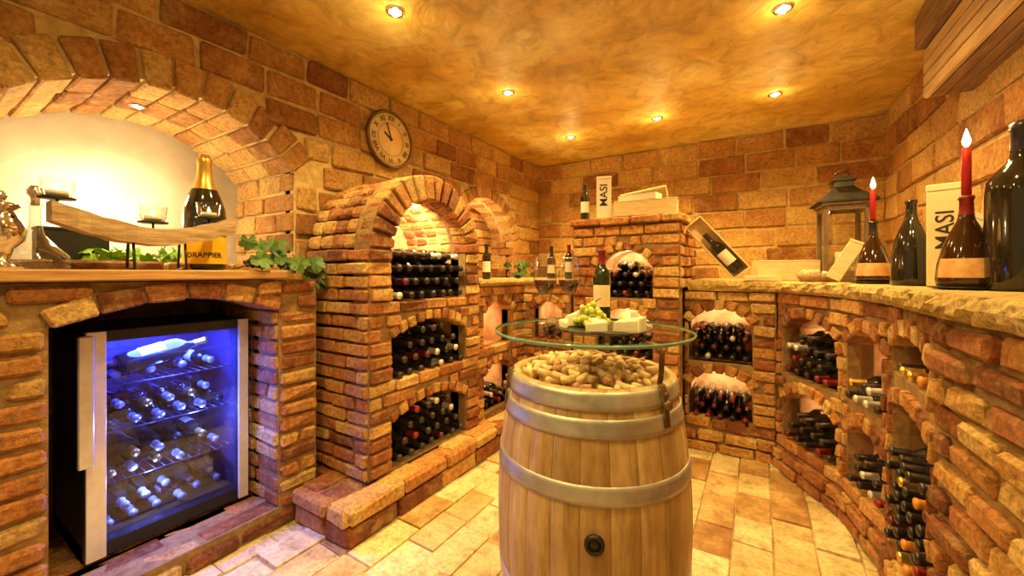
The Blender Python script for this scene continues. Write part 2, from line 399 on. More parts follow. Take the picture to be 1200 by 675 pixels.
unit('tall_brick_rack',mb,'raised brick wine rack block with arched niche and crates on top','wine rack')
mb=MB(); OB=V((-.479,3.24,0)); f1=(.03,.44,.64,.93,.11); f2=(.03,.44,.20,.47,.11)
facade(mb,OB,X,-Y,.58,0,1.165,[f1,f2],rt=.07,tubed=.45)
lay(mb,V((-.479,3.19,0)),X,Z,-Y,.56,0,.15,course=.075,prot=.0,depth=.06)
unit('low_brick_rack',mb,'low brick wine rack with two stacked arched niches of bottles','wine rack')
mb=MB(); pts=[V((.11,3.22,0)),V((.385,2.71,0)),V((.48,2.30,0)),V((.468,1.73,0)),V((.53,.70,0))]
segs=[]
for a,b in zip(pts[:-1],pts[1:]):
    U=(b-a).normalized(); N=Z.cross(U)*-1
    if N.dot(V((-1,-.3,0)))<0: N=-N
    segs.append((a,U,N,(b-a).length))
gA=[(.05,.53,.64,.93,.10),(.05,.53,.22,.47,.10)]
gB=[(.03,.39,.64,.93,.09),(.03,.39,.22,.47,.09)]
gC=[(.03,.54,.885,1.0,.07),(.03,.54,.18,.75,.05)]
for (O,U,N,Ln),g in zip(segs[:3],[gA,gB,gC]): facade(mb,O,U,N,Ln,0,1.165,g,rt=.065,tubed=.37)
O,U,N,Ln=segs[3]
lay(mb,O,U,Z,N,Ln,0,1.155,course=.083,blen=.21,prot=.026,depth=.14,joint=.018,ch=.012,jit=.006)
fillpoly(mb,O,U,Z,N,[(0,0),(Ln,0),(Ln,1.165),(0,1.165)],[],0,-.1,1)
for (O,U,N,Ln) in segs[:3]: lay(mb,O+N*.04,U,Z,N,Ln,0,.14,course=.07,prot=.0,depth=.06)
unit('curved_brick_rack',mb,'curved brick wine rack with niches along wall beneath yellow stone top','wine rack')

def slab(name,poly,z0,z1,label,free,j=.008,mat=STN):
    mb=MB(); P=[]
    n=len(poly)
    for i in range(n):
        a=V(poly[i]);b=V(poly[(i+1)%n]); k=max(1,int((b-a).length/.035)) if i in free else 1
        for q in range(k): P.append((a+(b-a)*q/k, i in free))
    m=len(P)
    lv=[(z0,-.012),(z0+(z1-z0)*.25,.002),(z0+(z1-z0)*.55,.008),(z0+(z1-z0)*.85,.002),(z1,-.010)]
    vs=[]
    for z,off in lv:
        for i,(p,fr) in enumerate(P):
            t=(P[(i+1)%m][0]-P[i-1][0]); nn=V((t.y,-t.x)).normalized()
            o=(off+rr(-j,j)) if fr else 0
            vs.append((p.x+nn.x*o,p.y+nn.y*o,z+(rr(-.002,.002) if 0<off<1 else 0)))
    fs=[[k*m+i,k*m+(i+1)%m,(k+1)*m+(i+1)%m,(k+1)*m+i] for k in range(4) for i in range(m)]
    fs+= [list(range(m))[::-1],[4*m+i for i in range(m)]]
    mb.add(vs,fs,0,.6); return tag(mkobj(name,mb.mesh(name,[mat],False)),label,'countertop')
f=.03
slab('stone_countertop',[(-.455,3.24-f),(.10-.01,3.22-f),(.385-f,2.70),(.48-f-.01,2.30),(.468-f-.005,1.73),(.53-f-.015,.68),(XR-.03,.68),(XR-.03,YB-.03),(-.455,YB-.03)],1.166,1.24,
  'rough-edged yellow sandstone countertop curving over brick wine racks',{0,1,2,3,4},j=.009)
slab('corner_countertop',[(-1.78+f,2.38),(-1.78+f,3.05-f),(-1.32,3.05-f),(-1.32,YB-.03),(XL+.03,YB-.03),(XL+.03,2.38)],1.191,1.24,
  'brown stone countertop in the corner beside the arched rack',{0,1},j=.004)
mb=MB(); brick(mb,V((-2.53,.275,1.288)),X,Y,Z,.50,.875,.022,.006,.002)
tag(mkobj('oak_shelf',mb.mesh('oak_shelf',[OAK],False)),'thick dark oak shelf board above the wine cooler','shelf')

# ---------------------------------------------------------------- bottles
PR={'bordeaux':dict(p=[(0,.004),(.030,0),(.0355,.003),(.037,.01),(.037,.185),(.0355,.198),(.028,.212),(.019,.226),(.0148,.243),(.0142,.288),(.016,.29),(.016,.298),(.012,.30),(0,.30)],cap=(.238,.3015),lab=(.06,.15)),
 'burgundy':dict(p=[(0,.004),(.034,0),(.0395,.005),(.040,.015),(.040,.15),(.037,.175),(.029,.20),(.020,.225),(.0152,.25),(.0145,.288),(.0165,.29),(.016,.298),(.012,.30),(0,.30)],cap=(.245,.3015),lab=(.05,.125)),
 'champagne':dict(p=[(0,.008),(.078,0),(.088,.01),(.090,.03),(.090,.26),(.085,.31),(.068,.37),(.044,.42),(.032,.46),(.028,.52),(.031,.53),(.031,.55),(.022,.57),(0,.572)],cap=(.40,.574),lab=(.03,.165)),
 'magnum':dict(p=[(0,.006),(.068,0),(.077,.008),(.079,.02),(.080,.31),(.076,.345),(.055,.38),(.034,.405),(.025,.43),(.023,.50),(.027,.503),(.027,.525),(.02,.53),(0,.53)],cap=(.44,.532),lab=(.12,.26)),
 'squat':dict(p=[(0,.005),(.064,0),(.070,.008),(.072,.03),(.069,.12),(.060,.19),(.040,.25),(.024,.29),(.019,.32),(.018,.36),(.021,.363),(.021,.378),(0,.38)],cap=(.36,.382),lab=(.05,.13)),
 'flask':dict(p=[(0,.005),(.066,0),(.073,.008),(.075,.03),(.071,.08),(.058,.14),(.040,.19),(.023,.23),(.017,.26),(.016,.30),(.019,.303),(.019,.315),(0,.318)],cap=(.25,.3185),lab=(.035,.10))}
_bc={}
def profr(p,z):
    for (r0,z0),(r1,z1) in zip(p[:-1],p[1:]):
        if z0<=z<=z1 and z1>z0: return r0+(r1-r0)*(z-z0)/(z1-z0)
    return p[-2][0]
def bmesh_of(kind,mat):
    k=(kind,mat.name)
    if k not in _bc:
        mb=MB(); v,f=lathe(PR[kind]['p'],20); mb.add(v,f); _bc[k]=mb.mesh('wine_bottle',[mat])
    return _bc[k]
def cap_of(kind,mat):
    k=(kind,'c',mat.name)
    if k not in _bc:
        p=PR[kind]['p']; a,b=PR[kind]['cap']; zs=[a]+[z for r,z in p if a<z<b]+[b-.0005]
        pr=[(profr(p,z)+.0012,z) for z in zs]+[(0,b)]
        mb=MB(); v,f=lathe(pr,16); mb.add(v,f); _bc[k]=mb.mesh('foil_capsule',[mat])
    return _bc[k]
def patch(r0f,z0,z1,span,off,n=14,kz=4):
    vs=[];fs=[]
    for j in range(kz+1):
        z=z0+(z1-z0)*j/kz
        for i in range(n+1):
            a=-math.pi/2-span/2+span*i/n; r=r0f(z)+off; vs.append((r*math.cos(a),r*math.sin(a),z))
    for j in range(kz):
        for i in range(n): q=j*(n+1)+i; fs.append([q,q+1,q+n+2,q+n+1])
    return vs,fs
def bottle(kind,M,glass=BOT,cap=BLK,label=None,txt=None,tm=INK,desc='dark glass wine bottle',group=None,name='wine_bottle',span=2.2,ts=.02,tz=None):
    o=mkobj(name,bmesh_of(kind,glass),None,M); tag(o,desc,'bottle',group)
    if cap: mkobj('foil_capsule',cap_of(kind,cap),o)
    z0,z1=PR[kind]['lab']; rf=lambda z:profr(PR[kind]['p'],z); lo=o
    if label:
        k=(kind,'l',label.name,span)
        if k not in _bc: mb=MB(); v,f=patch(rf,z0,z1,span,.001); mb.add(v,f); _bc[k]=mb.mesh('label',[label])
        lo=mkobj('label',_bc[k],o)
    if txt:
        me=textmesh(txt,ts,ts*.02); zc=(z0+z1)/2 if tz is None else tz
        for v in me.vertices:
            z=zc+v.co.y; r=rf(z)+.0024; a=-math.pi/2+v.co.x/r; v.co=(r*math.cos(a),r*math.sin(a),z)
        me.materials.append(tm); mkobj('lettering',me,lo)
    return o
def stand(kind,x,y,z,**k): return bottle(kind,T(x,y,z)@RZ(facecam(x,y)+k.pop('turn',0)),**k)
st=stand
CAPS=[BLK]*9+[RED,PURP,WHT]
def stack(O,U,N,op,rows,group,caps=CAPS,d=-.35,s=1.1,desc='dark glass wine bottle lying with neck outward in brick niche',kind='bordeaux'):
    u0,u1,z0=op[:3]; cu=(u0+u1)/2; r=.0375*s; sp=2*r+.001
    for k,n in enumerate(rows):
        for i in range(n):
            u=cu+(i-(n-1)/2)*sp; z=z0+r+.001+k*sp*.868
            p=O+U*u+Z*z+N*(d+rr(-.012,.012))
            Rm=Matrix((U,N.cross(U),N)).transposed().to_4x4()
            bottle(kind,Matrix.Translation(p)@Rm@RZ(rr(0,6))@Matrix.Scale(s,4),cap=random.choice(caps),label=CLAY if R()<.15 else None,desc=desc,group=group)
stack(OA,Y,X,o1,[7,6,7,6],'bottles on the top tier of the arched rack',s=1.2)
stack(OA,Y,X,o2,[7,6,5,3],'bottles on the middle tier of the arched rack',s=1.2)
stack(OA,Y,X,o3,[7,6,5,4],'bottles on the bottom tier of the arched rack',s=1.2)
stack(OC,Y,X,c2,[4,3],'bottles in the corner rack')
stack(OC2,X,-Y,d1,[3,2],'bottles in the corner rack',s=1.05)
stack(OR_,X,-Y,e1,[5,4,5,2],'bottles in the raised rack',s=1.07)
stack(OR_,X,-Y,e2,[5,4,5],'bottles in the raised rack',s=1.07)
stack(OB,X,-Y,f1,[5,4,5,4],'bottles in the upper niche',s=1.05)
stack(OB,X,-Y,f2,[5,4,5],'bottles in the lower niche',caps=[RED,PURP,BLK,BLK],s=1.05)
(a0,ua,na,_),(b0,ub,nb,_),(c0,uc,nc,_)=segs[:3]
stack(a0,ua,na,gA[0],[5,4,5,2],'bottles in the curved rack upper niche',d=-.32,s=1.12)
stack(a0,ua,na,gA[1],[5,4,3],'bottles in the curved rack lower niche',d=-.32,s=1.12)
stack(b0,ub,nb,gB[0],[4,3],'bottles in the narrow niche',caps=[GOLD,BLK,WHT,BLK],d=-.30,s=1.08)
stack(b0,ub,nb,gB[1],[4,3,2],'bottles in the narrow niche',d=-.30,s=1.05)
stack(c0,uc,nc,gC[0],[4],'bottles in the near upper niche',caps=[ORG,GOLD,BLK],d=-.30,s=1.05)
stack(c0,uc,nc,gC[1],[6,5,6,5,6,5],'bottles in the near niche',caps=[BLK]*7+[PURP,RED,ORG,GOLD],d=-.30,s=1.08)

# ---------------------------------------------------------------- barrel
BX,BY=-.52,1.385
be=empty('wine_barrel',T(BX,BY,0)); tag(be,'oak wine barrel with galvanised hoops used as a table','barrel')
def BRr(z): return .283+.055*(1-((z-.475)/.475)**2)
mb=MB(); ns=24
for s in range(ns):
    a0_=2*math.pi*s/ns; a1_=2*math.pi*(s+1)/ns; col=R(); vs=[]; K=24
    aa=[a0_+.001,a0_+.006,(a0_+a1_)/2,a1_-.006,a1_-.001]; offs=[-.002,0,0,0,-.002]
    for k in range(K+1):
        z=.95*k/K
        for a,o in zip(aa,offs): vs.append(((BRr(z)+o)*math.cos(a),(BRr(z)+o)*math.sin(a),z))
    fs=[[k*5+i,k*5+i+1,(k+1)*5+i+1,(k+1)*5+i] for k in range(K) for i in range(4)]
    b0i=len(vs)
    for k,z in ((0,.95),(1,.80)):
        for a in aa: vs.append(((BRr(z)-.026)*math.cos(a),(BRr(z)-.026)*math.sin(a),z))
    fs+=[[K*5+i,K*5+i+1,b0i+i+1,b0i+i] for i in range(4)]+[[b0i+i,b0i+i+1,b0i+6+i,b0i+5+i] for i in range(4)]
    mb.add(vs,fs,0,col)
stm,t_,b_=nt('barrel_stave_oak'); vec=coords(t_,(7,7,.7)); at=t_.nodes.new('ShaderNodeAttribute'); at.attribute_name='bcol'
c_=ramp(t_,at.outputs['Fac'],[(0,(.50,.33,.13)),(.5,(.60,.41,.17)),(1,(.68,.49,.22))]); n_=noise(t_,6,8,.7,vec)
c_=mixc(t_,'MULTIPLY',1,c_,ramp(t_,n_,[(.3,(.60,.53,.44)),(.6,(1.05,1.05,1.05))])); vec2=coords(t_,(1,1,1))
c_=mixc(t_,'MULTIPLY',1,c_,ramp(t_,noise(t_,3.5,5,.6,vec2),[(.35,(.68,.60,.50)),(.6,(1,1,1))]))
t_.links.new(c_,b_.inputs['Base Color']); b_.inputs['Roughness'].default_value=.5; bump(t_,b_,n_,.3,.006)
mkobj('staves',mb.mesh('staves',[stm]),be)
for zc in (.920,.845,.665,.285,.105,.030):
    h=.027; pr=[]
    for q in range(5):
        z=zc-h+2*h*q/4; z=min(max(z,.002),.948); pr.append((BRr(z)+.0035,z))
    pr=[(pr[0][0]-.004,pr[0][1])]+pr+[(pr[-1][0]-.004,pr[-1][1])]
    lobj('hoop',pr,HOOP,be,seg=64)
lobj('barrel_head',[(0,.86),(.262,.86),(.262,.84),(0,.84)],WOODB,be,seg=32)
ang=math.atan2(-BY,-BX-.02)+.04; d=V((math.cos(ang),math.sin(ang),0))
mb=MB(); v,f=lathe([(0,.004),(.018,.004),(.020,.010),(.027,.010),(.029,0),(.029,-.02)],20)
Mb=Matrix.Translation(d*(BRr(.53)))@Matrix.Translation((0,0,.535))@Z.rotation_difference(d).to_matrix().to_4x4()
mb.add(v,f); bo=mkobj('bung_hole',mb.mesh('bung_hole',[IRON]),be,Mb)
mb=MB(); v,f=lathe([(0,.006),(.017,.006),(.017,.003),(0,.003)],16); mb.add(v,f); mkobj('bung',mb.mesh('bung',[BLACK]),bo)
def corkme(m):
    mb=MB(); v,f=lathe([(0,-.023),(.0105,-.023),(.012,-.021),(.012,.021),(.0105,.023),(0,.023)],10); mb.add(v,f); return mb.mesh('wine_cork',[m])
cm=[corkme(CORK),corkme(CORK),corkme(CORKD),corkme(CORK),corkme(CORK2)]
def cork(x,y,z,tilt):
    o=mkobj('wine_cork',random.choice(cm),None,T(BX+x,BY+y,z)@RZ(rr(0,6.28))@RY(math.radians(90+tilt)))
    tag(o,'used wine cork lying in the pile on the barrel','cork','corks heaped on the barrel')
for layer,(zz,nn,md) in enumerate([(.910,115,.028),(.934,105,.030),(.956,78,.031)]):
    pl=[];tries=0
    while len(pl)<nn and tries<8000:
        tries+=1; r=math.sqrt(R())*(.240-.014*layer); a=rr(0,6.28); x,y=r*math.cos(a),r*math.sin(a)
        if all((x-p)**2+(y-q)**2>md**2 for p,q in pl): pl.append((x,y))
    for x,y in pl: cork(x,y,zz+rr(-.004,.006)+.012*(1-(x*x+y*y)/.06),rr(-20,20))
lobj('cork_bed',[(0,.918),(.18,.912),(.245,.895),(.25,.86)],CORKD,be,seg=32)
GZ=1.085; ge=empty('glass_table_top',T(BX,BY,GZ)); tag(ge,'round glass table top held above the barrel by metal brackets','table top')
lobj('glass_disc',[(0,.011),(.347,.011)],GLTOP,ge,seg=64)
lobj('disc_edge',[(.347,.000),(.3495,.002),(.350,.006),(.3495,.009),(.347,.011)],GLEDGE,ge,seg=64)
for an in (-23,97,217):
    a=math.radians(an); rd=V((math.cos(a),math.sin(a),0)); tn=V((-rd.y,rd.x,0)); mb=MB()
    pr=[(.22,-.004),(.27,-.008),(.292,-.035),(.290,-.09),(.284,-.125),(.296,-.133),(.304,-.16),(.308,-.20),(.312,-.25)]
    for (r0,z0_),(r1,z1_) in zip(pr[:-1],pr[1:]):
        p0=rd*r0+Z*z0_; p1=rd*r1+Z*z1_; dd=(p1-p0).normalized(); nn_=dd.cross(tn)
        brick(mb,(p0+p1)/2,tn,dd,nn_,.012,(p1-p0).length/2+.002,.0025,.001,0)
    cyl(mb,rd*.300+Z*-.185,rd*.320+Z*-.185,.014,10); cyl(mb,rd*.300+Z*-.155,rd*.312+Z*-.155,.008,10)
    mkobj('bracket',mb.mesh('bracket',[BRASS]),ge)
GT=GZ+.0115
pxp,pyp=-.455,1.33
tag(lobj('serving_plate',[(0,0),(.10,0),(.13,.006),(.158,.013),(.160,.016),(.154,.016),(.125,.010),(0,.006)],SLATE,None,T(pxp,pyp,GT),40),'round dark slate serving plate with cheese and grapes','plate')
def cheese(x,y,a,s,h):
    v=[V((0,0,0)),V((s,-s*.36,0)),V((s,s*.36,0))]
    bm=bmesh.new(); vb=[bm.verts.new(p) for p in v]+[bm.verts.new(p+Z*h*(.75 if i==0 else 1)) for i,p in enumerate(v)]
    for fc in ([2,1,0],[3,4,5],[0,1,4,3],[1,2,5,4],[2,0,3,5]): bm.faces.new([vb[i] for i in fc])
    bmesh.ops.bevel(bm,geom=bm.edges[:],offset=.003,segments=2,affect='EDGES')
    me=bpy.data.meshes.new('cheese_wedge'); bm.to_mesh(me); bm.free(); me.materials.append(CHEESE)
    tag(mkobj('cheese_wedge',me,None,T(pxp+x,pyp+y,GT+.010)@RZ(a)@RX(rr(-.1,.1))@RY(rr(-.12,.05))),'pale cheese wedge on the slate plate','cheese','cheese on the plate')
for c in [(-.13,-.03,.9,.07,.05),(-.10,-.08,2.2,.05,.03),(-.13,.04,-.5,.06,.06),(-.02,-.12,.5,.07,.035),(.04,-.10,2.7,.06,.04),(.05,-.06,.7,.08,.045),(.07,.0,-.2,.07,.05),(.03,.07,.9,.07,.055),(.10,-.04,2.2,.05,.06)]: cheese(*c)
mb=MB()
for i in range(75):
    a=rr(0,6.28); r=.055*math.sqrt(R()); h=(1-(r/.06)**2)*.075*R()
    sphere(mb,(r*math.cos(a)*1.1,r*math.sin(a)*.8,.012+h),.0110,0,1.15)
g=mkobj('grape_bunch',mb.mesh('grape_bunch',[GRW]),None,T(pxp-.045,pyp+.0,GT+.009)); tag(g,'bunch of green white grapes on the plate','grapes')
mb=MB(); pipe(mb,[(0,0,.05),(.01,.01,.09),(.03,.015,.105)],.0025); mkobj('stem',mb.mesh('stem',[pm('stem_green',(.25,.22,.06),None)]),g)
def wineglass(x,y):
    o=lobj('wine_glass',[(.0,.001),(.034,.001),(.035,.002),(.012,.006),(.004,.012),(.0035,.10),(.008,.110),(.028,.126),(.042,.150),(.047,.180),(.044,.215),(.036,.262)],WGLASS,None,T(x,y,GT),28)
    tag(o,'stemmed glass of red wine on the glass table top','wine glass','wine glasses on the table')
    lobj('red_wine',[(0,.115),(.026,.1275),(.040,.150),(.0452,.172),(0,.172)],WINE,o,seg=28)
    lobj('glass_rim',[(.0358,.2615),(.0366,.2615),(.0366,.263),(.0358,.263),(.0358,.2615)],CHROME,o,seg=28)
wineglass(-.715,1.40); wineglass(-.655,1.50)
stand('bordeaux',-.565,1.63,GT,glass=BOTG,cap=RED,label=CREAM,desc='slim dark green wine bottle with red capsule on the glass table')

# ---------------------------------------------------------------- clock
ck=empty('wall_clock',T(XL+.026,2.014,2.27)@RY(math.radians(90))@RZ(math.radians(90)))
tag(ck,'round antique clock with roman numerals on the brick wall','clock')
lobj('clock_face',[(0,.0),(.19,.0),(.19,.02),(0,.022)],FACE,ck,seg=48)
lobj('rim',[(.190,0),(.208,0),(.213,.015),(.208,.030),(.199,.033),(.192,.026),(.192,.015)],BRASS,ck,seg=48)
lobj('minute_track',[(.116,.0225),(.116,.024),(.118,.024),(.118,.0225)],INK,ck,seg=48)
for i,s in enumerate(['XII','I','II','III','IIII','V','VI','VII','VIII','IX','X','XI']):
    me=textmesh(s,.052,.0003); me.materials.append(INK); a=-i*math.pi/6
    mkobj('numeral',me,ck,RZ(a)@T(0,.152,.0245))
for nm,L_,w,a in (('hour_hand',.085,.006,1.0),('minute_hand',.13,.0045,.35)):
    mb=MB(); brick(mb,V((0,L_/2-.01,.028)),X,Y,Z,w,L_/2,.0015,.0005,0); mkobj(nm,mb.mesh(nm,[INK]),ck,RZ(a))
lobj('hub',[(0,.024),(.010,.024),(.010,.032),(0,.032)],INK,ck)

# ---------------------------------------------------------------- wine cooler
fy0,fy1,fx,fz0,fz1=.457,1.055,-2.30,.105,1.056
wc=empty('wine_cooler',T(fx-.25,(fy0+fy1)/2,fz0)); tag(wc,'black wine cooler with glass door glowing blue, full of bottles','refrigerator')
W=(fy1-fy0)/2; H=fz1-fz0
mb=MB()
L(mb,-.28,.20,-W,-W+.03,0,H);L(mb,-.28,.20,W-.03,W,0,H);L(mb,-.28,.20,-W,W,H-.04,H);L(mb,-.28,.20,-W,W,0,.07);L(mb,-.28,-.25,-W,W,0,H)
mkobj('body',mb.mesh('body',[BLACK],False),wc)
mb=MB(); L(mb,-.249,-.245,-W+.031,W-.031,.071,H-.041); L(mb,-.249,.19,-W+.0305,-W+.033,.071,H-.041); L(mb,-.249,.19,W-.033,W-.0305,.071,H-.041); L(mb,-.249,.19,-W+.031,W-.031,H-.044,H-.041)
mkobj('inner_lining',mb.mesh('inner_lining',[BLUEI],False),wc)
mb=MB(); fillpoly(mb,V((.205,0,0)),Y,Z,X,[(-W,.02),(W,.02),(W,H),(-W,H)],[[(-W+.058,.075),(W-.043,.075),(W-.043,H-.045),(-W+.058,H-.045)]],.04,0,0)
d_=mkobj('door',mb.mesh('door',[BLACK],False),wc)
for a,b in ((-W,-W+.06),(W-.045,W)):
    mb=MB(); L(mb,.243,.258,a,b,.02,H); mkobj('door_stile',mb.mesh('door_stile',[ALU],False),d_)
mb=MB(); mb.add([(.235,-W+.058,.075),(.235,W-.043,.075),(.235,W-.043,H-.045),(.235,-W+.058,H-.045)],[[0,1,2,3]]); mkobj('door_glass',mb.mesh('door_glass',[DGLASS],False),d_)
mb=MB(); L(mb,.28,.305,-W-.03,-W+.015,.42,H-.01,ch=.004); L(mb,.25,.285,-W-.005,-W+.012,.46,.49); L(mb,.25,.285,-W-.005,-W+.012,H-.08,H-.05); mkobj('handle',mb.mesh('handle',[STEEL],False),d_)
base=V((fx-.25,(fy0+fy1)/2,fz0))
shz=[.28,.50,.70]
for z in shz:
    mb=MB()
    for k in range(16):
        y=-W+.04+k*(2*W-.08)/15; cyl(mb,(-.23,y,z),(.16,y,z),.0013,6)
    cyl(mb,(.16,-W+.035,z),(.16,W-.035,z),.0025,8); cyl(mb,(-.23,-W+.035,z),(-.23,W-.035,z),.0025,8)
    mkobj('wire_shelf',mb.mesh('wire_shelf',[DSTEEL]),wc)
for k,z in enumerate([.072]+shz[:2]):
    for row,n in enumerate([[6,5],[6,4],[6,5]][k]):
        for i in range(n):
            p=base+V((-.14+rr(-.05,.04),(i-(n-1)/2)*.083+rr(-.003,.003),z+.041+row*.067)); 
            bottle('bordeaux',Matrix.Translation(p)@RY(math.radians(90+rr(-1,3)))@RZ(rr(0,6)),glass=BOT,cap=random.choice([WHT,WHT,WHT,BLK,GOLD]),label=CLAY if R()<.4 else None,desc='wine bottle lying on a wire shelf in the cooler',group='bottles in the wine cooler')
for i in range(4):
    p=base+V((-.17,(i-1.5)*.12,.742)); bottle('bordeaux',Matrix.Translation(p)@RY(math.radians(90)),glass=BOT,cap=WHT,label=CLAY if i%2 else None,desc='wine bottle lying on the top wire shelf in the cooler',group='bottles in the wine cooler')
bottle('magnum',Matrix.Translation(base+V((.10,-.17,.772)))@RX(math.radians(-78))@Matrix.Scale(.66,4),glass=BOT,cap=GOLD,label=CREAM,desc='large wine bottle lying diagonally on the top shelf of the cooler')

# ---------------------------------------------------------------- niche shelf objects
SZ=1.3105
st('champagne',-2.36,.885,SZ,cap=GOLD,label=YEL,txt='DRAPPIER',ts=.034,tz=.072,desc='large champagne bottle with gold foil and yellow label',name='champagne_bottle',span=2.6)
ch=empty('candle_holder',T(-2.17,.63,SZ)); tag(ch,'curved driftwood candle holder on thin metal legs','candle holder')
mb=MB(); n=18; vs=[]
for i in range(n+1):
    s=-1+2*i/n; y=s*.29; z=.135+.075*abs(s)**1.6; w=.055*(1-.2*s*s)+rr(-.004,.004); h=.036+rr(-.005,.005)
    for (a,b) in ((-w,-h),(w,-h),(w*1.05,0),(w,h),(-w,h),(-w*1.05,0)): vs.append((a,y,z+b))
fs=[[i*6+j,i*6+(j+1)%6,(i+1)*6+(j+1)%6,(i+1)*6+j] for i in range(n) for j in range(6)]+[list(range(6))[::-1],[n*6+j for j in range(6)]]
mb.add(vs,fs); mkobj('driftwood',mb.mesh('driftwood',[DWOOD],False),ch)
for y in (-.07,.10):
    mb=MB(); pipe(mb,[(-.045,y,.004),(-.03,y,.12)],.005); pipe(mb,[(.045,y,.004),(.03,y,.12)],.005); pipe(mb,[(-.045,y,.004),(.045,y,.004)],.005)
    mkobj('leg',mb.mesh('leg',[IRON]),ch)
for y,z in ((-.27,.255),(.0,.195),(.20,.235)):
    mb=MB(); pipe(mb,[(0,y,z-.07),(0,y,z+.002)],.004); v,f=lathe([(0,0),(.048,0),(.05,.004),(.05,.007),(0,.006)],20); mb.add([p+V((0,y,z)) for p in v],f); mkobj('saucer',mb.mesh('saucer',[IRON]),ch)
    cu=lobj('glass_cup',[(0,.001),(.036,.001),(.044,.02),(.047,.065)],WGLASS,ch,T(0,y,z+.008),20)
    lobj('tealight',[(0,.005),(.030,.005),(.030,.022),(0,.022)],WAX,cu); lobj('flame',[(0,.024),(.004,.028),(.005,.034),(.002,.044),(0,.05)],FLAME,cu,seg=8)
dc=tag(lobj('decanter',[(0,.006),(.085,0),(.096,.01),(.098,.03),(.085,.06),(.05,.095),(.024,.13),(.016,.17),(.016,.235),(.024,.25)],glassmat('thick_glass',(.80,.82,.80),.12,.8,2),None,T(-2.32,.33,SZ),28),'clear glass decanter with chrome stopper','decanter')
lobj('stopper',[(0,.24),(.012,.24),(.013,.27),(.022,.285),(.022,.30),(.012,.315),(0,.318)],CHROME,dc)
sp=tag(lobj('silver_pot',[(0,0),(.05,0),(.055,.01),(.02,.03),(.03,.07),(.055,.10),(.06,.14),(.045,.18),(.03,.20),(.05,.215),(.045,.225),(0,.235)],CHROME,None,T(-2.2,.235,SZ),28),'polished silver footed pot with lid','pot')
lobj('lid_knob',[(0,.232),(.012,.236),(.018,.25),(.012,.265),(0,.27)],CHROME,sp)
mb=MB(); L(mb,-.05,.05,-.11,.11,0,.17); bb=tag(mkobj('black_box',mb.mesh('black_box',[BLACK],False),None,T(-2.62,.48,SZ)),'black gift box standing on the oak shelf','box')
mb=MB(); L(mb,-.052,.052,-.112,.112,.172,.185); mkobj('box_lid',mb.mesh('box_lid',[BLACK],False),bb)
def leafpts(s,n=15):
    out=[]
    for i in range(n*2):
        a=-math.pi+2*math.pi*i/(2*n); lob=.72+.28*abs(math.cos(2.5*a))+(.06 if i%2 else -.03)
        if abs(abs(a)-math.pi)<.25: lob*=.45
        out.append((s*lob*math.cos(a),s*lob*math.sin(a)))
    return out
def leaf(mb,p,M3,s):
    pts=leafpts(s); vs=[V(p)+M3@V((0,0,s*.12))]+[V(p)+M3@V((x,y,-s*.15*((x*x+y*y)/(s*s))+rr(-.05,.05)*s)) for x,y in pts]
    n=len(pts); mb.add(vs,[[0,1+i,1+(i+1)%n] for i in range(n)])
def rot(a,b,c): return Euler((a,b,c)).to_matrix()
mb=MB()
for i in range(28):
    t=i/27; y=-.11+.36*t+rr(-.03,.03); x=rr(-.03,.10); z=.05+rr(-.04,.07)-.16*max(0,t-.4)
    if t<.5: z=abs(z)+.02
    leaf(mb,(x,y,z),rot(rr(-.5,.5),rr(.5,1.5),rr(-.6,.6)),rr(.032,.056))
vn=empty('grape_vine',T(-2.12,1.10,SZ)); tag(vn,'vine sprig with dark green leaves and grapes draped over shelf end','vine')
mkobj('vine_leaves',mb.mesh('vine_leaves',[LEAF],False),vn)
mb=MB(); pipe(mb,[(-.03,-.16,.01),(-.01,-.05,.05),(.03,.08,.03),(.05,.2,-.02)],.004); mkobj('vine_stem',mb.mesh('vine_stem',[BEAM]),vn)
mb=MB()
for i in range(34): sphere(mb,(.05+rr(-.03,.02),-.10+rr(-.06,.06),.018+rr(0,.035)),.011)
mkobj('grapes',mb.mesh('grapes',[GRD]),vn)
pl=empty('leafy_plant',T(-2.5,.68,SZ)); tag(pl,'bright green leafy sprigs lying on the shelf under the light','plant'); mb=MB()
for i in range(46): leaf(mb,(rr(-.07,.07),rr(-.17,.15),rr(.03,.10)),rot(rr(-.6,.6),rr(.3,1.3),rr(-3,3)),rr(.022,.040))
mkobj('plant_leaves',mb.mesh('plant_leaves',[LEAFB],False),pl)
mb=MB(); pipe(mb,[(0,-.17,.03),(0,.14,.05)],.003)
for i in range(12):
    y=rr(-.15,.12); pipe(mb,[(0,y,.042),(rr(-.04,.04),y+rr(-.03,.03),.08)],.002)
mkobj('plant_stems',mb.mesh('plant_stems',[LEAFB]),pl)
def smallplant(x,y,z,s=1):
    e=empty('ivy_plant',T(x,y,z)); tag(e,'small green ivy sprig on the countertop','plant'); mb=MB()
    for i in range(26): leaf(mb,(rr(-.08,.08)*s,rr(-.08,.08)*s,rr(.02,.13)*s),rot(rr(-.8,.8),rr(.3,1.3),rr(-3,3)),rr(.02,.035)*s)
    mkobj('ivy_leaves',mb.mesh('ivy_leaves',[LEAF],False),e); mb=MB()
    for i in range(6): pipe(mb,[(0,0,0),(rr(-.05,.05)*s,rr(-.05,.05)*s,.1*s)],.002)
    mkobj('ivy_stems',mb.mesh('ivy_stems',[LEAF]),e)
smallplant(-1.85,3.12,1.241,1.2)

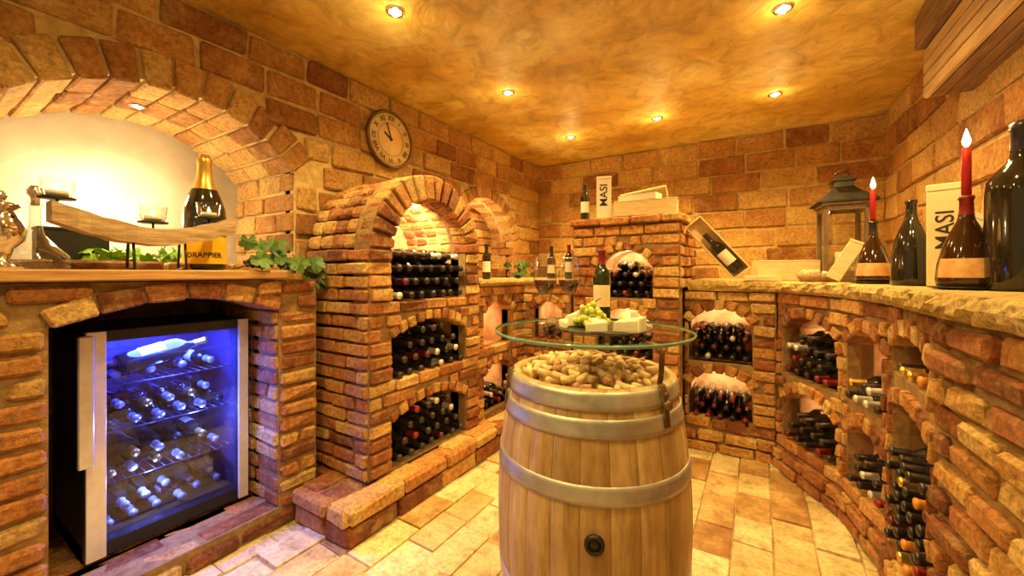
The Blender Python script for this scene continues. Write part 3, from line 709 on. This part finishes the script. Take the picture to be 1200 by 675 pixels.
# ---------------------------------------------------------------- counter bottles
CT=1.2415
st('bordeaux',-1.98,2.78,CT,label=CLAY,desc='dark wine bottle with white label by the wall niche')
st('burgundy',-1.62,3.30,CT,label=CLAY,desc='black wine bottle with white label on the corner counter')
st('bordeaux',-1.42,3.24,CT,label=CLAY,cap=RED,desc='dark wine bottle with white label on the corner counter')
RT=1.735
st('bordeaux',-1.24,3.16,RT,label=CLAY,cap=BLK,desc='black wine bottle with white label on top of tall rack')
def winebox(x,y,z,w,d,h,rotm,mat,label,txt=None,ts=.05):
    M=T(x,y,z)@rotm; mb=MB(); box(mb,-w/2,w/2,-d/2,d/2,0,h*.93,ch=.003)
    o=mkobj('wine_box',mb.mesh('wine_box',[mat],False),None,M); tag(o,label,'box')
    mb=MB(); box(mb,-w/2-.001,w/2+.001,-d/2-.001,d/2+.001,h*.935,h,ch=.003); mkobj('box_lid',mb.mesh('box_lid',[mat],False),o)
    if txt:
        me=textmesh(txt,ts,ts*.01); me.materials.append(INK)
        mkobj('lettering',me,o,Matrix(((0,-1,0,0),(0,0,-1,-d/2-.0015),(1,0,0,h*.55),(0,0,0,1))))
    return o
def openbox(M,w,h,d,label,mat=PINE):
    mb=MB(); t=.010
    L(mb,-w/2,w/2,-t,0,0,h); L(mb,-w/2,-w/2+t,-d,-t,0,h); L(mb,w/2-t,w/2,-d,-t,0,h); L(mb,-w/2+t,w/2-t,-d,-t,0,t); L(mb,-w/2+t,w/2-t,-d,-t,h-t,h)
    o=mkobj('open_wine_crate',mb.mesh('open_wine_crate',[mat],False),None,M); return tag(o,label,'crate')
winebox(-1.08,3.17,RT,.115,.10,.34,RZ(facecam(-1.08,3.17)),CLAY,'tall white wine gift box standing on top of tall rack','MASI',.085)
winebox(-.75,3.19,RT,.46,.17,.12,RZ(.10),PINE,'pale wooden wine crate lying on tall rack')
openbox(T(-.97,3.42,RT+.005)@RZ(.15)@RY(math.radians(82))@T(-.10,0,0),.20,.36,.16,'open pale wooden crate on its side on tall rack')
winebox(-.80,3.20,RT+.122,.30,.13,.05,RZ(-.15),CLAY,'flat pale box lying on top of wooden crate')
Mx=T(-.11,3.34,CT+.050)@RZ(.10)@RY(math.radians(-40))
openbox(Mx,.135,.50,.09,'long open pale wooden crate holding a bottle, leaning on rack')
bottle('bordeaux',Mx@T(.0,-.052,.03)@Matrix.Scale(1.15,4),label=CLAY,desc='dark wine bottle with white label inside the leaning crate')
winebox(.15,3.38,CT,.36,.19,.14,RZ(.25),PINE,'low pale wooden wine box on the countertop')
mb=MB(); box(mb,-.11,.11,-.035,.035,0,.035); tag(mkobj('wooden_board',mb.mesh('wooden_board',[PINE],False),None,T(.02,3.235,CT)@RZ(.05)),'small flat wooden board on the countertop','board')
bk=tag(lobj('wicker_bowl',[(0,0),(.07,0),(.10,.05),(.095,.05),(.066,.006),(0,.006)],DWOOD,None,T(.29,3.10,CT),20),'small shallow wicker bowl with walnuts','bowl')
mb=MB()
for i in range(14): sphere(mb,(rr(-.06,.06),rr(-.06,.06),.045+rr(0,.015)),.016)
mkobj('walnuts',mb.mesh('walnuts',[CORK]),bk)
ln=empty('lantern',T(.46,3.34,CT)@RZ(facecam(.46,3.34)+.2)@Matrix.Scale(.93,4)); tag(ln,'large wooden lantern with dark metal roof and glass panes','lantern')
mb=MB(); w=.125; L(mb,-w-.015,w+.015,-w-.015,w+.015,0,.03,ch=.004); L(mb,-w,w,-w,w,.03,.05,ch=.004)
for sx in (-1,1):
    for sy in (-1,1): L(mb,sx*(w-.014)-.014,sx*(w-.014)+.014,sy*(w-.014)-.014,sy*(w-.014)+.014,.05,.52)
for s in (-1,1):
    for z in (.06,.50): L(mb,-w,w,s*(w-.014)-.012,s*(w-.014)+.012,z-.014,z+.014); L(mb,s*(w-.014)-.012,s*(w-.014)+.012,-w,w,z-.014,z+.014)
L(mb,-w-.015,w+.015,-w-.015,w+.015,.52,.54,ch=.004)
mkobj('frame',mb.mesh('frame',[LWOOD],False),ln)
for s in (-1,1):
    mb=MB(); L(mb,-w+.02,w-.02,s*(w-.014)-.001,s*(w-.014)+.001,.07,.49,ch=.0003); mkobj('glass_pane',mb.mesh('glass_pane',[GLASS],False),ln)
    mb=MB(); L(mb,s*(w-.014)-.001,s*(w-.014)+.001,-w+.02,w-.02,.07,.49,ch=.0003); mkobj('glass_pane',mb.mesh('glass_pane',[GLASS],False),ln)
mb=MB(); lv=[(.165,.54),(.158,.555),(.105,.600),(.075,.63),(.055,.655),(.055,.69),(.07,.695),(.03,.735),(.0,.74)]
vs=[(a*h,b*h,z) for h,z in lv for a,b in ((-1,-1),(1,-1),(1,1),(-1,1))]
mb.add(vs,[[k*4+i,k*4+(i+1)%4,(k+1)*4+(i+1)%4,(k+1)*4+i] for k in range(len(lv)-1) for i in range(4)]); mkobj('roof',mb.mesh('roof',[PEWTER],False),ln)
mb=MB(); pipe(mb,[(.04*math.cos(a),0,.735+.04*math.sin(a)) for a in [math.pi*i/10 for i in range(11)]],.004); mkobj('handle',mb.mesh('handle',[PEWTER]),ln)
lobj('pillar_candle',[(0,.05),(.04,.05),(.04,.2),(.036,.205),(0,.2)],WAX,ln)
def candle(x,y,z,h):
    o=lobj('candle',[(0,0),(.0125,0),(.012,h),(.010,h+.003),(0,h)],CANDLE,None,T(x,y,z),14); tag(o,'lit red taper candle stuck in a bottle neck','candle')
    lobj('wick',[(0,h),(.0012,h),(.001,h+.012),(0,h+.012)],INK,o,seg=6)
    lobj('flame',[(0,h+.004),(.009,h+.014),(.011,h+.026),(.006,h+.048),(0,h+.068)],FLAME,o,seg=12)
    l=bpy.data.lights.new('candle_light','POINT'); l.energy=4; l.color=(1,.62,.22); l.shadow_soft_size=.012
    lo=bpy.data.objects.new('candle_light',l); COL.objects.link(lo); lo.location=(x,y,z+h+.10)
def plate(x,y,s): tag(lobj('candle_plate',[(0,0),(s*.7,0),(s,.006),(s,.009),(s*.7,.004),(0,.004)],IRON,None,T(x,y,CT),24),'dark metal plate under a candle bottle','plate')
for x,y in ((.50,2.73),(.605,1.985)):
    plate(x,y,.095); st('flask',x,y,CT+.005,glass=BOTB,cap=RED if y<2 else BLK,label=ORL,desc='squat brown bottle with orange-brown label used as candlestick')
    candle(x,y,CT+.3235,.16)
st('squat',.575,2.44,CT,cap=None,desc='wide dark unlabelled wine bottle on the stone countertop')
winebox(.66,2.345,CT,.11,.09,.42,RZ(facecam(.66,2.345)-.1),CREAM,'tall cream wine gift box on the stone countertop','MASI',.075)
st('magnum',.70,1.90,CT,cap=BLK,desc='very large black wine bottle standing on the stone countertop')
M2=T(.66,2.74,CT+.03)@RZ(facecam(.66,2.72))@RY(math.radians(34))
o=winebox(0,0,0,.10,.09,.36,Matrix.Identity(4),CLAY,'white wine gift box leaning against the wall','MASI',.07); o.matrix_basis=M2
M2=T(.36,2.93,CT+.02)@RZ(facecam(.36,2.93))@RY(math.radians(28))
o=winebox(0,0,0,.07,.07,.24,Matrix.Identity(4),PINE,'small pale wine box leaning by the candle'); o.matrix_basis=M2
cs=empty('wooden_casing',T(.80,1.6,2.2)); tag(cs,'aged wooden plank casing mounted high on the brick wall','casing')
mb=MB(); L(mb,-.13,.07,-1.2,1.2,.22,.38,ch=.006); mkobj('beam',mb.mesh('beam',[BEAM],False),cs)
for k in range(4):
    mb=MB(); L(mb,-.10,-.075,-1.2,1.19,-.03+k*.061,.024+k*.061,ch=.006); mkobj('plank',mb.mesh('plank',[BEAML],False),cs)
for k in range(3):
    mb=MB(); L(mb,-.07+k*.05,-.025+k*.05,-1.2,1.19,-.03,-.015,ch=.003); mkobj('bottom_slat',mb.mesh('bottom_slat',[BEAM],False),cs)

# ---------------------------------------------------------------- lights
def light(kind,loc,e,color,size=.05,target=None,**k):
    l=bpy.data.lights.new('lamp_or_fill_light',kind); l.energy=e; l.color=color
    if kind=='SPOT': l.spot_size=k.get('ss',2.2); l.spot_blend=k.get('bl',.9); l.shadow_soft_size=size
    elif kind=='AREA': l.shape='DISK'; l.size=size
    else: l.shadow_soft_size=size
    o=bpy.data.objects.new('lamp_or_fill_light',l); COL.objects.link(o); o.location=loc
    if target is not None: o.rotation_euler=(V(target)-V(loc)).to_track_quat('-Z','Y').to_euler()
    return o
WARM=(1,.70,.23)
pos=[(-1.54,1.38,100),(.10,2.37,98),(-1.54,2.43,104),(.10,3.48,104),(-.73,3.5,104),(-1.54,3.55,98),(-.73,.5,80),(.10,1.2,75),(-1.54,.35,60),(-.73,-.5,50)]
for i,(x,y,e) in enumerate(pos):
    o=lobj('ceiling_spotlight',[(.030,-.001),(.044,-.001),(.046,-.005),(.042,-.010),(.033,-.010),(.030,-.004),(.030,0)],CHROME,None,T(x,y,ZC),24); tag(o,'small round recessed ceiling spotlight with chrome ring','spotlight','ceiling spotlights')
    lobj('bulb',[(0,-.007),(.020,-.007),(.029,-.004),(.029,-.001),(0,-.001)],BULB,o)
    light('SPOT',(x,y,ZC-.03),e,WARM,.03,(x,y,0),ss=2.4)
    light('POINT',(x,y,ZC-.10),1.8,WARM,.02)  # added fill below each fixture, brightens the ceiling around it; not a separate lamp
o=lobj('niche_spotlight',[(.022,0),(.034,0),(.035,-.006),(.024,-.008),(.022,0)],CHROME,None,T(-2.66,.71,2.138),20); tag(o,'small recessed spotlight in the arch soffit','spotlight')
lobj('bulb',[(0,-.006),(.022,-.004),(0,-.001)],BULB,o)
light('SPOT',(-2.66,.71,2.11),26,(1,.86,.55),.02,(-2.8,.65,1.3),ss=2.2)
light('POINT',(-2.84,.62,1.62),13,(1,.86,.55),.05)
light('POINT',(-2.60,.68,1.75),9,(1,.80,.40),.05)
NW=(1,.76,.38)
def nl(O,U,N,op,e,d=-.15,back=.4):
    u=(op[0]+op[1])/2; zt=op[3]+op[4]-.035
    p=O+U*u+Z*zt+N*d; light('AREA',p,e,NW,.06,O+U*u+Z*(op[3]-.05)+N*(-back-.1))
nl(OA,Y,X,o1,14); nl(OA,Y,X,o2,5); nl(OA,Y,X,o3,5)
for o in (c1,c2): nl(OC,Y,X,o,2.2)
for o in (d1,d2): nl(OC2,X,-Y,o,1.2)
for o in (e1,e2,e3): nl(OR_,X,-Y,o,2.6)
for o in (f1,f2): nl(OB,X,-Y,o,2.4)
for g in gA: nl(a0,ua,na,g,2.0)
for g in gB: nl(b0,ub,nb,g,1.4)
for g in gC: nl(c0,uc,nc,g,1.4)
light('POINT',(XL-.15,3.3,1.75),9,NW,.03)
light('AREA',tuple(base+V((.12,0,H-.06))),42,(.08,.13,1),.3,tuple(base+V((.02,0,0))))
light('POINT',tuple(base+V((.17,.12,.47))),8,(.20,.30,1),.02)
light('POINT',tuple(base+V((.17,-.08,.245))),9,(.20,.30,1),.02)
w=bpy.data.worlds.new('world'); scn.world=w; w.use_nodes=True
w.node_tree.nodes['Background'].inputs[0].default_value=(1,.66,.25,1); w.node_tree.nodes['Background'].inputs[1].default_value=.40
